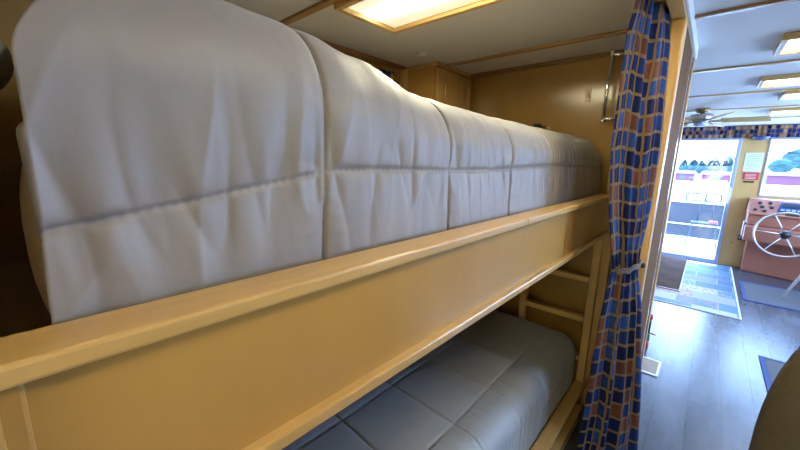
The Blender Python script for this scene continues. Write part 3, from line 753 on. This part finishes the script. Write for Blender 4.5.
# ------------------------------------------------------------------ outside
struct(MB().box(-2.2, 2.6, YE+.08, 9.9, FL-.16, FL-.06).build('deck', 'deck'))
struct(MB().box(-90, 90, 10.2, 400, -1.95, -1.65).build('ground', 'ground'))
gt = root('deck_railing', (.2, 9.6, FL-.06), 'grey-blue solid deck railing with a white bar outside the glass door', 'railing')
MB().box(-1.8, 2.2, 9.58, 9.62, FL+.0, -.76, .004).build('panel', 'deckpanel', gt)
MB().tube([(-1.8, 9.55, -1.22), (2.2, 9.55, -1.22)], .012, 8).build('bar', 'white', gt)
MB().box(-1.82, 2.22, 9.56, 9.64, -.76, -.73, .004).build('top_cap', 'white', gt)
for x in (-1.7, .0, 2.1): MB().box(x-.02, x+.02, 9.62, 9.66, FL-.06, -.76).build('post', 'alu', gt)
pc = root('patio_chair', (0, 9.0, FL-.06), 'tall blue tubular patio chair on the deck behind the glass door', 'chair')
PY = 8.95
lp = []
for (cxx, czz, a0) in ((.185, -.555, 0), (-.26, -.555, PI/2), (-.26, -.625, PI), (.185, -.625, 1.5*PI)):
    for k in range(5): lp.append((cxx+.035*math.cos(a0+k*PI/8), PY, czz+.035*math.sin(a0+k*PI/8)))
MB().tube(lp, .016, 8, closed=True).build('back_loop', 'bluetube', pc)
MB().box(-.02, .02, PY-.006, PY+.006, -.655, -.525).build('back_slat', 'bluetube', pc)
MB().tube([(-.07, PY, -.525), (-.07, PY, -.80), (-.07, PY-.02, -1.06)], .008, 8).build('upright', 'bluetube', pc)
MB().tube([(.12, PY, -.655), (.14, PY, -.80), (.14, PY-.02, -1.06)], .008, 8).build('upright', 'bluetube', pc)
MB().box(-.16, .24, 8.60, 8.93, -1.08, -1.05, .01).build('seat', 'bluetube', pc)
MB().box(.10, .23, 8.62, 8.74, -1.05, -1.00, .015).build('cushion', 'pink', pc)
for sx_ in (-1, 1):
    for sy_ in (-1, 1):
        x = .04+.18*sx_; y = 8.77+.14*sy_
        MB().tube([(x, y, -1.06), (x+.0*sx_, y+.02*sy_, -1.25), (x+.10*sx_*.6, y+.07*sy_, FL-.05)], .009, 8).build('leg', 'bluetube', pc)
# dusky red buildings on the far shore
def shed(x0, x1, y, z0, z1, label):
    r = root('boathouse', ((x0+x1)/2, y+2, z0), label, 'building')
    MB().box(x0, x1, y, y+4, z0, z1-.28).build('walls', 'magenta', r)
    MB().hull([(x0-.2, y-.3, z1-.30), (x1+.2, y-.3, z1-.30), (x1+.2, y+4.3, z1-.30), (x0-.2, y+4.3, z1-.30)], [(x0, y+1.9, z1+.06), (x1, y+1.9, z1+.06), (x1, y+2.1, z1+.06), (x0, y+2.1, z1+.06)]).build('roof', 'magenta', r)
    MB().box((x0+x1)/2-.25, (x0+x1)/2+.25, y-.03, y, z0, z0+.75).build('door', 'decal', r)
shed(-3.5, -1.4, 52, -1.65, -.52, 'dusky red building seen through the left half of the glass door')
shed(-.75, 2.2, 52, -1.65, -.54, 'dusky red building seen through the right half of the glass door')
shed(4.4, 13, 52, -1.65, -.42, 'long dusky red building seen through the front window')
def boat(x, y, z, L, label, mat='alu'):
    r = root('boat', (x, y, z), label, 'boat')
    MB().hull([(x-L*.42, y-.5, z), (x+L*.38, y-.5, z), (x+L*.38, y+.5, z), (x-L*.42, y+.5, z)], [(x-L*.5, y-.7, z+.42), (x+L*.5, y-.7, z+.42), (x+L*.5, y+.7, z+.42), (x-L*.5, y+.7, z+.42)], .03).build('hull', mat, r)
    c = MB().hull([(x-L*.2, y-.45, z+.42), (x+L*.22, y-.45, z+.42), (x+L*.22, y+.45, z+.42), (x-L*.2, y+.45, z+.42)], [(x-L*.12, y-.38, z+.8), (x+L*.18, y-.38, z+.8), (x+L*.18, y+.38, z+.8), (x-L*.12, y+.38, z+.8)], .02).build('cabin', 'bluetube', r)
boat(3.9, 27, -1.65, 1.5, 'blue-cabined boat nearer the left edge of the front window')
boat(.3, 44, -1.65, 1.9, 'blue-cabined boat before the right red building behind the glass door')
lp_ = root('lamp_post', (-.72, 24, -1.65), 'thin dark lamp post standing on the pale shore', 'lamp post')
MB().tube([(-.72, 24, -1.65), (-.72, 24, -.66)], .02, 8).build('pole', 'black', lp_)
MB().lathe([(0, -.66), (.10, -.64), (.07, -.54), (0, -.52)], (-.72, 24, 0), 12).build('lamp_head', 'black', lp_)
# trees: each with crown and trunk
def tree(x, y, zb, zt, rad, label, slim, seed):
    r = root('conifer' if slim else 'leafy_tree', (x, y, zb), label, 'tree', None)
    MB().tube([(x, y, zb), (x, y, zb+(zt-zb)*.5)], rad*.10, 8).build('trunk', 'bark', r)
    b = MB(); zc0 = zb+(zt-zb)*(.12 if slim else .25); h = zt-zc0
    def F(u, v):
        a = 2*PI*u
        pr = (math.sin(PI*min(1, v*.92+.05))**.7*(1-.55*v)) if slim else math.sin(PI*v)**.6
        rr = rad*pr*(1+.38*noise.noise((math.cos(a)*2.2, math.sin(a)*2.2, v*7+seed))+.15*noise.noise((math.cos(a)*6, math.sin(a)*6, v*18+seed)))
        return Vector((x+rr*math.cos(a), y+rr*math.sin(a), zc0+h*v))
    b.grid(F, 28, 26, cu=True); b.build('crown', 'teal', r)
TR = [(-2.95, 62, 1.0, .60, 1, 'slim conifer at the left edge of the glass door'), (-2.05, 68, 1.2, .75, 1, 'second slim conifer from the left behind the lettering'),
      (-1.1, 62, .85, .62, 1, 'low conifer behind the middle of the lettering'), (.15, 70, 1.5, .95, 1, 'bushy conifer right of the middle of the glass door'), (1.5, 62, 1.6, .7, 1, 'tallest conifer at the right edge of the glass door'),
      (6.0, 60, 1.2, .9, 0, 'small leafy tree at the left edge of the front window'), (7.4, 52, 2.3, .55, 1, 'tall conifer standing in front of the leafy tree outside the front window'), (9.6, 72, 3.2, 2.0, 0, 'big leafy tree outside the front window')]
for i, (x, y, zt, rad, sl, lab) in enumerate(TR): tree(x*1.35, y*1.35, -1.65, zt*1.3,  rad*1.6, lab, sl, i*3.1)

# ------------------------------------------------------------------ light
wld = bpy.data.worlds.new('sky'); bpy.context.scene.world = wld; wld.use_nodes = True
nt = wld.node_tree; bg = nt.nodes['Background']
tc = N(nt, 'ShaderNodeTexCoord'); sx_ = N(nt, 'ShaderNodeSeparateXYZ'); nt.links.new(tc.outputs['Generated'], sx_.inputs[0])
rp = ramp(nt, [(0, (.43, .62, 1.0)), (1, (.30, .52, 1.0))]); nt.links.new(sx_.outputs['Z'], rp.inputs['Fac']); nt.links.new(rp.outputs['Color'], bg.inputs['Color'])
bg.inputs['Strength'].default_value = 26.0
def portal(name, loc, rot, sx, sy):
    l = bpy.data.lights.new(name, 'AREA'); l.shape = 'RECTANGLE'; l.size = sx; l.size_y = sy; l.cycles.is_portal = True
    o = bpy.data.objects.new(name, l); C.objects.link(o); o.location = Vector(loc)+Vector((0, 0, ZO)); o.rotation_euler = rot
for a, b_ in RW: portal('daylight_portal', (XR+.12, (a+b_)/2, (z0+z1)/2), (0, PI/2, 0), z1-z0, b_-a)
portal('daylight_portal', (.15, YB-.12, -.38), (PI/2, 0, 0), .5, 1.53)
portal('daylight_portal', (-.1, YE+.1, -.5), (-PI/2, 0, 0), .75, 1.9)
portal('daylight_portal', (1.23, YE+.1, 0), (-PI/2, 0, 0), 1.34, .83)

# ------------------------------------------------------------------ camera
cam = bpy.data.cameras.new('camera'); co = bpy.data.objects.new('camera', cam); C.objects.link(co)
cam.sensor_width = 36; cam.lens = 342.5/800*36; cam.clip_start = .02; cam.clip_end = 400
Rm = Matrix(((0.74359376, -0.14302331, 0.65315592), (0.66820874, 0.12421829, -0.73353043), (0.02377804, 0.98189315, 0.18793737)))
co.matrix_world = Matrix.Translation((0, 0, ZO)) @ Rm.to_4x4()
sc = bpy.context.scene; sc.camera = co
vs = sc.view_settings; sc.display_settings.display_device = 'sRGB'
vs.view_transform = 'Standard'; vs.look = 'None'; vs.gamma = 1; vs.use_curve_mapping = False; vs.exposure = 0.0
